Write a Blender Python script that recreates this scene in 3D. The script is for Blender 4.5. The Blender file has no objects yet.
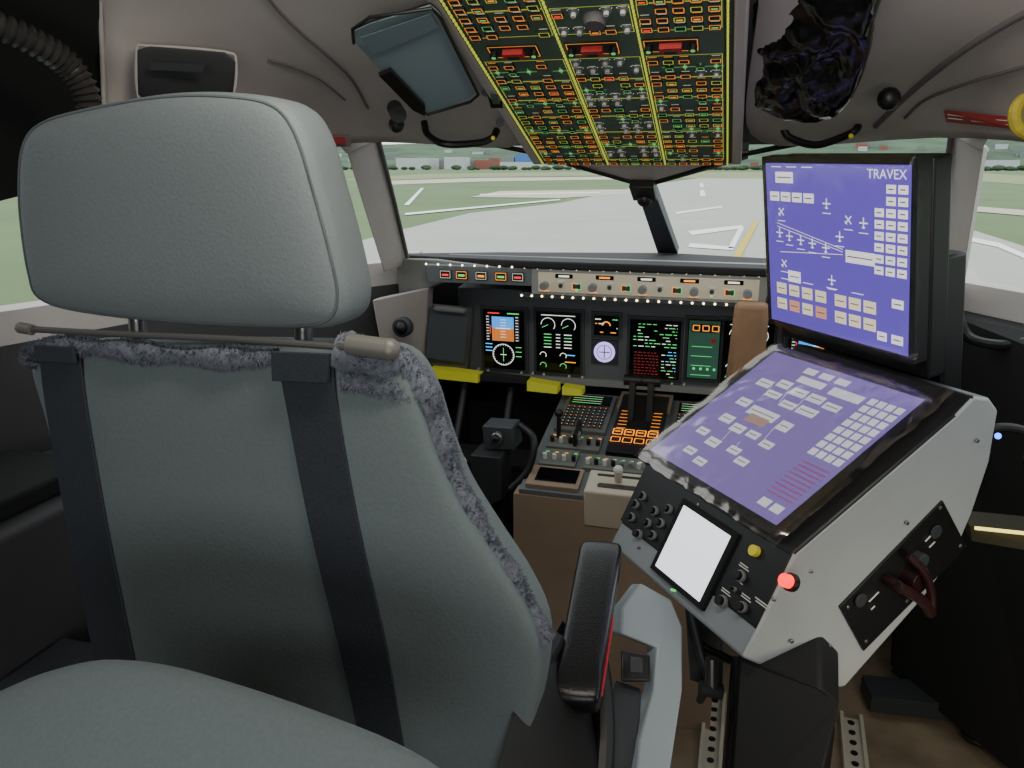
import bpy, math, random
from mathutils import Vector as V, Matrix, noise
from math import sin, cos, tan, radians, pi
random.seed(7)
CZ=1.45
C=V((.25,0,CZ)); F=796.0
YAW=radians(16); PIT=radians(15.4)
fw=V((-sin(YAW)*cos(PIT), cos(YAW)*cos(PIT), -sin(PIT)))
rt=V((cos(YAW), sin(YAW),0))
up=rt.cross(fw)
# ---- placement helpers ----
def ray(px,py): return rt*((px-512)/F)+up*((384-py)/F)+fw
def D(px,py,d): return C+ray(px,py)*d
def onp(px,py,p0,n):
    r=ray(px,py); return C+r*((V(p0)-C).dot(V(n))/r.dot(V(n)))
def aty(px,py,Y): return onp(px,py,(0,Y,0),(0,1,0))
def atz(px,py,Z): return onp(px,py,(0,0,Z),(0,0,1))
def atx(px,py,X): return onp(px,py,(X,0,0),(1,0,0))
def surf(px,py,off=.004,dflt=1.5):
    # point on the already-built cabin surface
    dg=bpy.context.evaluated_depsgraph_get(); r=ray(px,py).normalized()
    ok,loc,nr,_,_,_=bpy.context.scene.ray_cast(dg,C,r)
    return loc-r*off if ok and (loc-C).length<3 else D(px,py,dflt)
def s2l(c):
    c=c/255.0
    return c/12.92 if c<=.04045 else ((c+.055)/1.055)**2.4
def rgb(r,g,b): return (s2l(r),s2l(g),s2l(b),1)

MATS={}
def mat(name,col,rough=.6,metal=0,es=0,nz=0,ns=60,bump=0,ecol=None,coat=0):
    if name in MATS: return MATS[name]
    m=bpy.data.materials.new(name); m.use_nodes=True
    nt=m.node_tree; b=nt.nodes['Principled BSDF']
    c=rgb(*col)
    b.inputs['Base Color'].default_value=c
    b.inputs['Roughness'].default_value=rough
    b.inputs['Metallic'].default_value=metal
    if coat: b.inputs['Coat Weight'].default_value=coat
    if es:
        b.inputs['Emission Color'].default_value=rgb(*(ecol or col)); b.inputs['Emission Strength'].default_value=es
    if nz or bump:
        tc=nt.nodes.new('ShaderNodeTexCoord'); n=nt.nodes.new('ShaderNodeTexNoise')
        n.inputs['Scale'].default_value=ns; n.inputs['Detail'].default_value=6
        nt.links.new(tc.outputs['Object'],n.inputs['Vector'])
        if nz:
            r=nt.nodes.new('ShaderNodeValToRGB')
            r.color_ramp.elements[0].position=.3; r.color_ramp.elements[1].position=.7
            r.color_ramp.elements[0].color=tuple(x*(1-nz) for x in c[:3])+(1,)
            r.color_ramp.elements[1].color=tuple(min(1,x*(1+nz)) for x in c[:3])+(1,)
            nt.links.new(n.outputs['Fac'],r.inputs['Fac']); nt.links.new(r.outputs['Color'],b.inputs['Base Color'])
        if bump:
            bp=nt.nodes.new('ShaderNodeBump'); bp.inputs['Strength'].default_value=bump; bp.inputs['Distance'].default_value=.002
            nt.links.new(n.outputs['Fac'],bp.inputs['Height']); nt.links.new(bp.outputs['Normal'],b.inputs['Normal'])
    MATS[name]=m; return m

lining=mat('lining_plastic',(180,174,170),.65,nz=.05,ns=8)
lining_d=mat('lining_dark',(92,90,92),.7,nz=.08,ns=10)
wall_d=mat('wall_lower_shaded',(60,58,60),.8,nz=.1,ns=8)  # dimness of the lower wall and side console put into a darker grey
black=mat('black_plastic',(18,18,20),.45)
matte=mat('matte_black',(9,9,10),.9)
seatfab=mat('seat_grey',(116,129,130),.75,nz=.05,ns=220,bump=.25)
seathr=mat('headrest_leather',(128,138,140),.62,nz=.05,ns=260,bump=.3)
strapm=mat('strap_webbing',(54,60,68),.8,nz=.15,ns=300,bump=.3)
fur=mat('sheepskin',(116,122,132),.95,nz=.2,ns=90,bump=.6)
metal=mat('bar_metal',(138,136,130),.5,.3)
steel=mat('steel',(150,150,150),.3,.9)
leather=mat('black_leather',(22,23,28),.3,bump=.3,ns=300,nz=.1)
panelg=mat('panel_grey',(98,104,108),.6,nz=.05,ns=30)
bezel=mat('bezel_dark',(52,56,60),.5)
glassb=mat('screen_black',(8,9,14),.15)
ped_brown=mat('pedestal_brown',(138,120,102),.6,nz=.05,ns=20)
ohgreen=mat('overhead_green',(84,106,90),.6,nz=.1,ns=30)
ohdark=mat('overhead_dark',(40,48,44),.6)
def E(name,col,s=1.0): return mat('glow_'+name,col,.5,es=s)
amber=E('amber',(255,150,40),1.4); green=E('green',(90,220,120),1.0); ygreen=E('ygreen',(205,215,80),.6)
oamber=E('ohamber',(245,150,60),.95); ogreen=E('ohgreenglow',(120,215,120),.55)
white_e=E('white',(235,235,225),1.2); cyan=E('cyan',(80,190,255),1.3); red_e=E('red',(235,50,45),1.3)
sky_e=E('pfdsky',(60,150,235),1.3); earth_e=E('pfdearth',(190,110,50),1.2); violet=E('violet',(190,170,250),1.5)
lampw=E('lampw',(255,232,180),6); legend=E('legend',(225,225,205),.5)
knobm=mat('knob_white',(210,212,205),.4); greyk=mat('knob_grey',(120,124,124),.45)
redm=mat('guard_red',(185,48,46),.5); yellowm=mat('yellow_paint_glow',(215,205,60),.6,es=.15)  # the yellow paint has a slight glow added, it is no lamp

class MB:
    def __init__(s): s.v=[];s.f=[];s.m=[];s.mats=[]
    def mi(s,m):
        if m not in s.mats: s.mats.append(m)
        return s.mats.index(m)
    def face(s,pts,m):
        i=len(s.v); s.v+= [V(p) for p in pts]; s.f.append(tuple(range(i,i+len(pts)))); s.m.append(s.mi(m))
    def grid(s,rows,m,closed=False):
        i=len(s.v); nc=len(rows[0])
        for r in rows: s.v+=[V(p) for p in r]
        for a in range(len(rows)-1):
            for b in range(nc if closed else nc-1):
                b2=(b+1)%nc
                s.f.append((i+a*nc+b,i+a*nc+b2,i+(a+1)*nc+b2,i+(a+1)*nc+b)); s.m.append(s.mi(m))
    def prism(s,poly,ext,m,mside=None,mback=None,sides=None):
        ext=V(ext); n=len(poly); i=len(s.v)
        s.v+=[V(p) for p in poly]+[V(p)+ext for p in poly]
        s.f.append(tuple(range(i,i+n))); s.m.append(s.mi(m))
        s.f.append(tuple(range(i+2*n-1,i+n-1,-1))); s.m.append(s.mi(mback or m))
        for k in range(n):
            k2=(k+1)%n
            s.f.append((i+k,i+k2,i+n+k2,i+n+k)); s.m.append(s.mi(sides[k] if sides else (mside or m)))
    def box(s,a,b,m):
        a=V(a);b=V(b)
        s.prism([(a.x,a.y,a.z),(b.x,a.y,a.z),(b.x,b.y,a.z),(a.x,b.y,a.z)],(0,0,b.z-a.z),m)
    def cyl(s,p0,p1,r,m,n=14,r2=None,cap=None):
        p0=V(p0);p1=V(p1);ax=(p1-p0).normalized()
        a=ax.orthogonal().normalized();b=ax.cross(a); r2=r if r2 is None else r2
        i=len(s.v)
        for (p,q) in ((p0,r),(p1,r2)):
            for k in range(n):
                t=2*pi*k/n; s.v.append(p+a*cos(t)*q+b*sin(t)*q)
        mi=s.mi(m)
        for k in range(n):
            s.f.append((i+k,i+(k+1)%n,i+n+(k+1)%n,i+n+k)); s.m.append(mi)
        s.f.append(tuple(range(i+n-1,i-1,-1))); s.m.append(mi)
        s.f.append(tuple(range(i+n,i+2*n))); s.m.append(s.mi(cap or m))
    def tube(s,path,r,m,n=10,closed=False):
        path=[V(p) for p in path]; L=len(path); rings=[]; a=None
        for k in range(L):
            if closed: t=(path[(k+1)%L]-path[k-1]).normalized()
            else: t=(path[min(k+1,L-1)]-path[max(k-1,0)]).normalized()
            a=(t.orthogonal() if a is None else a-t*a.dot(t)).normalized(); b=t.cross(a)
            rr=r(k/(L-1)) if callable(r) else r
            rings.append([path[k]+(a*cos(2*pi*j/n)+b*sin(2*pi*j/n))*rr for j in range(n)])
        if closed: rings.append(rings[0])
        s.grid(rings,m,closed=True)
        if not closed: s.face(rings[0],m); s.face(rings[-1],m)
    def ball(s,c,r,m,n=12,sc=(1,1,1)):
        c=V(c); rings=[]
        for a in range(n//2+1):
            t=pi*a/(n//2)
            rings.append([c+V((sin(t)*cos(2*pi*k/n)*sc[0],sin(t)*sin(2*pi*k/n)*sc[1],cos(t)*sc[2]))*r for k in range(n)])
        s.grid(rings,m,closed=True)
    def pillow(s,outl,n,T,p,m,rings=10,T2=None,crumple=0):
        n=V(n).normalized(); c=sum((V(q) for q in outl),V())/len(outl); T2=T if T2 is None else T2
        ss=[1-(1-k/rings)**(2.2 if not crumple else 1.2) for k in range(rings+1)]
        def row(sc,h):
            o=[]
            for q in outl:
                x=c+(V(q)-c)*sc
                o.append(x+n*(h+crumple*noise.noise(x*22)*min(1,(1-sc)*6)+crumple*.5*abs(noise.noise(x*55))))
            return o
        rows=[]
        for k in range(rings+1):
            sc=ss[k]; rows.append(row(max(sc,.001),T*(max(0,1-sc**p))**(1/p)))
        for k in range(rings-1,-1,-1):
            sc=ss[k]; rows.append(row(max(sc,.001),-T2*(max(0,1-sc**p))**(1/p)))
        s.grid(rows,m,closed=True)
    def mirror(s):
        o=MB(); o.v=[V((-p.x,p.y,p.z)) for p in s.v]; o.f=[tuple(reversed(f)) for f in s.f]; o.m=list(s.m); o.mats=list(s.mats); return o
    def done(s,name,parent=None,smooth=35,bevel=0,subd=0,weld=True):
        me=bpy.data.meshes.new(name); me.from_pydata([tuple(p) for p in s.v],[],s.f)
        for m in s.mats: me.materials.append(m)
        me.polygons.foreach_set('material_index',s.m)
        import bmesh
        bm=bmesh.new(); bm.from_mesh(me)
        if weld: bmesh.ops.remove_doubles(bm,verts=bm.verts,dist=1e-5)
        bmesh.ops.recalc_face_normals(bm,faces=bm.faces); bm.to_mesh(me); bm.free()
        if smooth:
            me.polygons.foreach_set('use_smooth',[True]*len(me.polygons)); me.set_sharp_from_angle(angle=radians(smooth))
        o=bpy.data.objects.new(name,me); bpy.context.collection.objects.link(o)
        if bevel:
            b=o.modifiers.new('b','BEVEL'); b.width=bevel; b.segments=3; b.limit_method='ANGLE'; b.angle_limit=radians(40)
        if subd:
            q=o.modifiers.new('s','SUBSURF'); q.levels=subd; q.render_levels=subd
        if parent: o.parent=parent
        return o
def empty(name):
    o=bpy.data.objects.new(name,None); bpy.context.collection.objects.link(o); return o
def sm_closed(p,k=5):
    out=[];n=len(p)
    for i in range(n):
        a,b,c,d=[V((*p[(i+j)%n],0)) if len(p[0])==2 else V(p[(i+j)%n]) for j in (-1,0,1,2)]
        for q in range(k):
            t=q/k
            out.append(.5*((2*b)+(c-a)*t+(2*a-5*b+4*c-d)*t*t+(3*b-a-3*c+d)*t**3))
    return out
def sm_open(p,k=6):
    p=[V(q) for q in p]; P=[p[0]*2-p[1]]+p+[p[-1]*2-p[-2]]; out=[]
    for i in range(1,len(P)-2):
        a,b,c,d=P[i-1:i+3]
        for q in range(k):
            t=q/k; out.append(.5*((2*b)+(c-a)*t+(2*a-5*b+4*c-d)*t*t+(3*b-a-3*c+d)*t**3))
    out.append(p[-1]); return out

class Panel:
    def __init__(s,o,u,v):
        s.o=V(o); s.u=V(u).normalized(); s.v=V(v).normalized(); s.n=-(s.u.cross(s.v)).normalized()
    def P(s,a,b,h=0): return s.o+s.u*a+s.v*b+s.n*h
    def hit(s,px,py):
        q=onp(px,py,s.o,s.n)-s.o; return q.dot(s.u),q.dot(s.v)
    def box(s,mb,a,b,c,d,m,h=.002,h0=0):
        mb.prism([s.P(a,b,h),s.P(c,b,h),s.P(c,d,h),s.P(a,d,h)],-s.n*(h-h0),m)
    def disc(s,mb,a,b,r,m,h=.004,h0=0,n=20,r2=None,cap=None): mb.cyl(s.P(a,b,h0),s.P(a,b,h),r,m,n,r2,cap)
    def ring(s,mb,a,b,r,t,m,h=.002,n=28,a0=0,a1=2*pi,sx=1,sy=1):
        for k in range(n):
            x=a0+(a1-a0)*k/n;y=a0+(a1-a0)*(k+1)/n
            mb.face([s.P(a+cos(x)*r*sx,b+sin(x)*r*sy,h),s.P(a+cos(y)*r*sx,b+sin(y)*r*sy,h),s.P(a+cos(y)*(r*sx-t),b+sin(y)*(r*sy-t),h),s.P(a+cos(x)*(r*sx-t),b+sin(x)*(r*sy-t),h)],m)
    def line(s,mb,a,b,c,d,w,m,h=.002):
        L=math.hypot(c-a,d-b) or 1; nx,ny=-(d-b)/L*w/2,(c-a)/L*w/2
        mb.face([s.P(a+nx,b+ny,h),s.P(c+nx,d+ny,h),s.P(c-nx,d-ny,h),s.P(a-nx,b-ny,h)],m)
    def frame(s,mb,a,b,c,d,w,m,h=.002):
        s.line(mb,a,b,c,b,w,m,h); s.line(mb,a,d,c,d,w,m,h); s.line(mb,a,b,a,d,w,m,h); s.line(mb,c,b,c,d,w,m,h)
    def text(s,txt,a,b,size,m,parent,h=.003,name='lettering'):
        cu=bpy.data.curves.new(name,'FONT'); cu.body=txt; cu.size=size; cu.materials.append(m); cu.align_x='CENTER'; cu.align_y='CENTER'
        o=bpy.data.objects.new(name,cu); bpy.context.collection.objects.link(o)
        M=Matrix((s.u,-s.v,s.n)).transposed().to_4x4(); M.translation=s.P(a,b,h); o.matrix_world=M
        if parent: o.parent=parent
        return o

# =============== CAMERA ===============
cd=bpy.data.cameras.new('camera'); cam=bpy.data.objects.new('camera',cd); bpy.context.collection.objects.link(cam)
cd.sensor_width=36; cd.lens=F/1024*36; cd.clip_start=.02; cd.clip_end=6000
M=Matrix((rt,up,-fw)).transposed().to_4x4(); M.translation=C; cam.matrix_world=M
bpy.context.scene.camera=cam

# =============== OUTSIDE ===============
w=bpy.data.worlds.new('sky'); bpy.context.scene.world=w; w.use_nodes=True
bg=w.node_tree.nodes['Background']; bg.inputs['Color'].default_value=rgb(224,232,234); bg.inputs['Strength'].default_value=2.4
GZ=-3.0
grass=mat('grass',(94,116,72),.95,nz=.18,ns=.05)
grass2=mat('grass_pale',(132,142,100),.95,nz=.12,ns=.03)
conc=mat('concrete_runway',(170,171,162),.9,nz=.05,ns=.2)
conc2=mat('concrete_taxi',(190,182,162),.9,nz=.05,ns=.2)
wpaint=mat('paint_white',(244,244,240),.8); ypaint=mat('paint_yellow',(205,180,50),.8)
mb=MB(); mb.face([(-3000,-300,GZ-.05),(3000,-300,GZ-.05),(3000,3500,GZ-.05),(-3000,3500,GZ-.05)],grass); mb.done('grass_field',smooth=0)
def flat(name,pl,m,z): 
    b=MB()
    for p in pl: b.face([atz(x,y,GZ+z) for x,y in p],m)
    return b.done(name,smooth=0)
flat('runway',[[(-400,520),(250,272),(392,232),(470,213),(560,203),(640,186),(700,178),(790,178),(860,186),(960,226),(1100,270),(1400,420),(1300,800),(-200,800)]],conc,0)
flat('taxiway',[[(470,197),(500,191),(650,189),(640,193),(560,198)],[(380,181),(480,178),(640,176.5),(640,179),(480,181.5),(380,185)],[(960,205),(1100,216),(1100,222),(960,210)]],conc2,.02)
flat('verge_pale',[[(330,180),(420,174),(640,171),(640,175),(480,177),(380,180)],[(670,172),(960,172),(1100,180),(1100,190),(960,180),(670,178)]],grass2,.01)
flat('runway_marking',[[(688,231),(742,225),(744,228),(692,235)],[(744,228),(734,248),(728,248),(738,229)],[(690,243),(734,247),(733,250),(688,247)],
  [(676,212),(722,206),(722,207.5),(676,214)],[(404,205),(421,188),(424,188),(409,205)],[(405,213),(560,199),(560,200),(405,215)],
  [(700,190),(704,190),(706,196),(700,196)],[(700,183),(703,183),(704,187),(700,187)],[(965,236),(1000,243),(1030,256),(1026,259),(998,247),(965,240)],[(480,194),(600,192),(600,192.8),(480,195)]],wpaint,.04)
flat('taxi_line',[[(732,258),(754,221),(759,221),(740,258)]],ypaint,.05)
b=MB(); rows=[]
hm=mat('hillside',(62,86,60),.95,nz=.55,ns=.02)
HR=lambda R:(R-900)/640
def hill_h(az,R):
    dg=math.degrees(az); r=HR(R)
    hh=noise.noise(V((dg*.075,r*1.7,3)))*16+noise.noise(V((dg*.25,r*4,9)))*6
    side=46+10*sin(dg*.09+1)+(16 if dg>2 else 0)
    return max(0,(side+hh))*max(0,r)**.9
for r in range(10):
    row=[]
    for k in range(160):
        az=radians(-80+170*k/159); R=900+r*71.1
        row.append((sin(az)*R,cos(az)*R,GZ-.1+hill_h(az,R)))
    rows.append(row)
b.grid(rows,hm); b.done('hillside_terrain')
b=MB(); wb=mat('building_white',(180,184,186),.8); bb=mat('building_blue',(70,116,176),.7); rb=mat('building_red',(140,84,74),.7); gb=mat('building_grey',(120,126,124),.8)
for (x0,x1,y0,y1,m) in [(515,560,154,167,bb),(560,598,155,167,wb),(474,500,160,167,rb),(430,468,160,167,gb),(396,428,158,167,wb),(604,632,158,167,gb),(500,552,162,167.5,wb),(676,700,159,167,wb),(705,735,160,167,gb),(985,1020,160,168,wb),(444,460,157,160,wb),(500,514,157,167,gb)]:
    R=760 if m is wb else 800
    p=[aty(x0,y1,R),aty(x1,y1,R),aty(x1,y0,R),aty(x0,y0,R)]
    for q in p[:2]: q.z=GZ
    b.prism(p,(0,30,0),m)
for k in range(90):
    az=radians(random.uniform(-40,40)); R=random.uniform(930,1200)
    x,y=sin(az)*R,cos(az)*R; z_=GZ+hill_h(az,R); s_=random.uniform(3,8); h=random.uniform(3,6)
    b.box((x-s_,y,z_-4),(x+s_,y+8,z_+h),random.choice([wb,gb,gb,rb]))
b.done('terminal_building',smooth=0)
b=MB(); tr_=mat('tree_foliage',(52,72,48),.95,nz=.3,ns=.1)
for k in range(300):
    az=radians(random.uniform(-50,50)); R=random.uniform(700,742); h=random.uniform(2,4.5)
    if random.random()<.4: az+=.03*sin(k)
    x,y=sin(az)*R,cos(az)*R
    b.cyl((x,y,GZ),(x,y,GZ+h*.4),.5,tr_,6); b.ball((x,y,GZ+h*.5),h*.5,tr_,8,(2.4,1.5,1))
b.done('tree_line')

# =============== SHELL ===============
LN=V((0,-.342,-.94)).normalized(); OP=V((0,2.0,CZ+.02))
cln=V((0,-.364,-1)).normalized()
b=MB()
rows_px=[[(98,-80,1.2),(200,-80,1.2),(300,-80,1.17),(395,-80,None)],
 [(98,0,1.35),(200,0,1.38),(320,0,1.37),(445,0,None)],
 [(100,60,1.42),(210,60,1.52),(340,60,1.57),(485,60,None)],
 [(104,110,1.46),(230,110,1.65),(362,108,1.85),(520,110,None)],
 [(104,168,1.48),(240,156,1.68),(375,131,2.0),(540,154,None)]]
rows=[[ (onp(x,y,OP,cln) if d is None else D(x,y,d)) for x,y,d in r] for r in rows_px]
b.grid(rows,lining)
lobj=b.done('ceiling_lining',smooth=80,subd=2)
md=lobj.modifiers.new('t','SOLIDIFY'); md.thickness=.02; md.offset=0
r_=b.mirror().done('ceiling_lining.001',smooth=80,subd=2); md=r_.modifiers.new('t','SOLIDIFY'); md.thickness=.02; md.offset=0
b=MB()
br=[rows[4][3],V((0,2.06,CZ-.045)),V((-rows[4][3].x,rows[4][3].y,rows[4][3].z))]
b.face([rows[4][3],onp(540,148,OP,cln),V((-rows[4][3].x,1.96,CZ+.03)),br[2],br[1]],lining)
b.prism([br[0],br[1],br[1]+V((0,.03,-.012)),br[0]+V((0,.03,-.012))],(0,0,.03),lining_d)
b.prism([br[2],br[1],br[1]+V((0,.03,-.012)),br[2]+V((0,.03,-.012))],(0,0,.03),lining_d)
b.done('trim_brow',smooth=0)
b=MB()
zs=lambda y: CZ+.045+(2-y)*.364
b.face([(-1.35,1.3,zs(1.3)),(1.35,1.3,zs(1.3)),(1.35,.75,zs(.75)),(-1.35,.75,zs(.75))],lining_d)
b.face([(-1.35,.75,zs(.75)),(1.35,.75,zs(.75)),(1.35,-1.7,zs(.75)),(-1.35,-1.7,zs(.75))],lining_d)
b.face([(-.4,2.0,zs(2.0)),(.4,2.0,zs(2.0)),(.5,1.3,zs(1.3)),(-.5,1.3,zs(1.3))],lining_d)
b.done('ceiling',smooth=0)
floorm=mat('floor_brown',(134,118,96),.7,nz=.35,ns=7)
b=MB(); b.box((-1.4,-1.7,-.04),(1.4,3.2,0),floorm); b.done('floor')
b=MB(); b.box((-1.4,-1.75,0),(1.4,-1.7,1.97),mat('wall_back_m',(60,60,62),.8)); b.done('wall_back')
b=MB(); b.box((-.86,2.56,0),(.86,2.6,CZ-.31),matte); b.done('wall_front')
sill=-.29
plan=[(-.82,2.6),(-.77,2.32),(-1.02,1.9),(-1.2,1.25),(-1.25,.5),(-1.3,-1.7)]
b=MB()
b.grid([[V((x,y,z)) for x,y in plan] for z in (CZ+sill,CZ-.36)],lining)
b.grid([[V((x,y,z)) for x,y in plan] for z in (CZ-.36,CZ-.5,0)],wall_d)
b.grid([[V((x-dx,y,CZ+sill)) for x,y in plan] for dx in (0,.08)],lining)
b.face([(-1.24,.75,CZ+sill),(-1.3,-1.7,CZ+sill),(-1.3,-1.7,1.97),(-1.22,.75,1.97)],matte)
b.prism([D(-260,250,1.42),D(-60,216,1.47),D(20,196,1.49),D(60,178,1.49),D(104,168,1.48),D(100,60,1.42),D(98,-90,1.2),D(-260,-90,1.1)],(-.03,.02,0),matte)
b.done('wall_left',smooth=30); b.mirror().done('wall_right',smooth=30)
b=MB()
b.prism([D(346,150,1.93),D(377,131,1.99),D(410,264,2.45),D(384,272,2.38)],(-.02,.05,0),lining)
b.tube([D(377,133,1.985),D(394,200,2.2),D(409,264,2.44)],.006,lining_d)
b.prism([D(325,130,1.80),D(378,128,1.97),D(378,140,2.0),D(346,154,1.92)],(0,.02,.01),lining)
b.done('window_post',bevel=.003); b.mirror().done('window_post.001',bevel=.003)
b=MB()
b.prism([(-.022,2.05,CZ-.045),(.022,2.05,CZ-.045),(.035,2.85,CZ-.30),(-.035,2.85,CZ-.30)],(0,.05,.02),mat('post_dark',(70,76,84),.5))
b.prism([(-.03,2.03,CZ-.035),(.03,2.03,CZ-.035),(.03,2.12,CZ-.07),(-.03,2.12,CZ-.07)],(0,-.01,-.02),black)
b.ball((0,2.10,CZ-.085),.02,black)
b.done('window_post_center',bevel=.003)
b=MB()
A=rows[4][2];B=rows[4][3]
b.tube([A,D(455,137,1.99),B,V((0,2.07,CZ-.05))],.006,black)
b.done('window_1'); b.mirror().done('window_2')
bpy.context.view_layer.update()
# seam lines and label: image pixels cast onto the finished lining
seamR=[surf(x,y) for x,y in [(1060,0),(1024,14),(985,36),(950,60),(920,84),(898,104),(876,126)]]
seamR2=[surf(x,y) for x,y in [(1040,62),(1005,72),(965,84),(925,100),(905,118)]]
seamL=[surf(x,y) for x,y in [(262,-10),(280,12),(300,32),(330,58),(352,80),(368,108)]]
seamL2=[surf(x,y) for x,y in [(268,60),(290,66),(320,80),(345,100)]]
lab1=[surf(x,y,.006) for x,y in [(944,110),(1022,118),(1022,130),(946,122)]]
b=MB()
b.tube(sm_open(seamL),.003,lining_d); b.tube(sm_open(seamL2),.002,lining_d)
b.tube([D(100,0,1.33),D(102,50,1.4),D(104,105,1.44)],.004,lining)
for x,y,d in [(486,92,1.62),(500,123,1.75)]: b.cyl(D(x,y,d),D(x,y,d-.012),.009,lining_d)
b.prism([D(486,89,1.58),D(500,91,1.58),D(503,108,1.63),D(491,108,1.63)],-ray(490,95)*.008,black)
b.prism([D(490,94,1.57),D(498,95,1.57),D(500,104,1.60),D(493,104,1.60)],-ray(490,95)*.01,ohgreen)
b.done('trim_1')
b=MB()
b.tube(sm_open(seamR),.006,lining_d); b.tube(sm_open(seamR2),.003,lining_d)
b.prism([D(742,84,1.55),D(760,84,1.54),D(764,104,1.61),D(745,106,1.63)],-ray(750,95)*.01,black)
b.done('trim_2')

e=MB()
pk=[(137,50),(150,46),(225,52),(236,62),(233,95),(220,97),(150,100),(138,95)]
pd_=lambda x,y: 1.395+(y-50)*.0008+(x-137)*.0004
nn=-ray(190,70).normalized()
e.pillow([D(x,y,pd_(x,y)) for x,y in pk],nn,.004,8,mat('pocket_dark',(30,31,34),.6))
e.tube(sm_closed([D(x,y,pd_(x,y)) for x,y in pk],3),.0028,lining,closed=True)
e.prism([D(150,62,1.385),D(205,64,1.395),D(203,72,1.40),D(150,70,1.395)],nn*.003,bezel)
e.done('storage_pocket')
redlab=mat('label_red',(165,62,60),.6)
b=MB()
b.face([D(321,134,1.76),D(350,134,1.82),D(351,147,1.82),D(322,147,1.76)],mat('label_grey',(140,120,120),.6))
b.face([D(327,137,1.755),D(345,137,1.79),D(346,144,1.79),D(328,144,1.755)],redlab)
b.done('warning_label',smooth=0)
b=MB(); b.face(lab1,redlab)
def lb(t,s_): return lab1[0].lerp(lab1[1],t).lerp(lab1[3].lerp(lab1[2],t),s_)-ray(980,120).normalized()*.002
for k in range(3): 
    t0=k*.32+.04; b.tube([lb(t0,.35),lb(t0+.26,.35)],.0010,knobm,n=5); b.tube([lb(t0,.65),lb(t0+.2,.65)],.0010,knobm,n=5)
b.done('warning_label.001',smooth=0)
b=MB()
path=sm_open([D(-90,-10,1.1),D(-20,18,1.15),D(30,40,1.2),D(65,62,1.25),D(85,90,1.28),D(92,125,1.3)],14)
n=len(path); b.tube(path,lambda t: .019+.004*sin(t*n*2.1),mat('hose_rubber',(60,58,57),.4),n=14); b.done('corrugated_hose',smooth=60)

def visor(px,m,name,extra,th=.006):
    root=empty(name)
    p=[D(x,y,d) for x,y,d in px]; c0,c1,c2=p[0],p[len(p)//3],p[2*len(p)//3]; nn=(c1-c0).cross(c2-c0).normalized()
    p=[q-nn*(q-c0).dot(nn) for q in p]
    if nn.dot(C-c0)<0: nn=-nn
    q=MB(); q.prism(p,-nn*th,m,mside=black); q.done('shade',root,bevel=.002)
    extra(root,nn,c0); return root
vis=mat('visor_smoke',(128,146,150),.22,.0,coat=.3)
def ex1(root,nn,c0):
    q=MB(); h=lambda x,y,o=.006: onp(x,y,c0,nn)+nn*o
    q.tube([h(353,40),h(352,26),h(369,14),h(431,5),h(440,15),h(478,92),h(470,99),h(427,112),h(412,101)],.0028,black)
    q.prism([h(378,69),h(390,64),h(424,100),h(424,110),h(412,104)],nn*.008,black)
    q.cyl(h(398,112),h(398,128)-nn*.05,.016,black); q.ball(h(396,122),.016,black)
    q.prism([h(360,34),h(430,10),h(438,24),h(372,52)],nn*.001,mat('visor_mid',(104,120,126),.2))
    q.done('frame_and_pivot',root)
visor([(352,40,1.30),(352,26,1.28),(369,14,1.27),(431,5,1.25),(440,15,1.27),(478,92,1.52),(470,99,1.54),(427,112,1.58),(412,101,1.53)],vis,'sun_visor',ex1)
wrap=mat('visor_wrapped',(12,12,14),.22)
def ex2(root,nn,c0):
    q=MB(); h=lambda x,y,o=.006: onp(x,y,c0,nn)+nn*o
    q.pillow(sm_closed([h(x,y,.01) for x,y in [(766,-40),(880,-40),(877,20),(866,70),(846,104),(815,114),(775,106),(760,92),(762,50)]],9),nn,.02,4,wrap,rings=24,crumple=.018)
    q.ball(h(880,113,-.03),.020,black); q.ball(h(752,95,-.03),.014,black)
    q.done('wrapped_cover',root)
visor([(775,-40,1.2),(870,-40,1.1),(868,20,1.2),(838,98,1.45),(815,106,1.48),(770,95,1.5)],black,'sun_visor.001',ex2)
def handle(name,pts,tip):
    q=MB(); q.tube(sm_open(pts,5),.008,black); q.ball(tip,.005,yellowm); q.done(name)
handle('grab_handle',[D(424,122,1.80),D(428,135,1.79),D(445,144,1.77),D(478,143,1.79),D(492,138,1.80),D(497,130,1.81)],D(493,138,1.78))
handle('grab_handle.001',[D(783,128,1.68),D(790,138,1.68),D(815,145,1.66),D(840,138,1.64),D(856,130,1.62),D(858,122,1.65)],D(851,136,1.61))
b=MB(); b.tube(sm_open([D(1045,92,1.2),D(1019,104,1.2),D(1017,126,1.2),D(1040,140,1.2)],5),.010,mat('yellow_fabric',(170,155,50),.8,nz=.3,ns=50)); b.done('yellow_strap')

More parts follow.
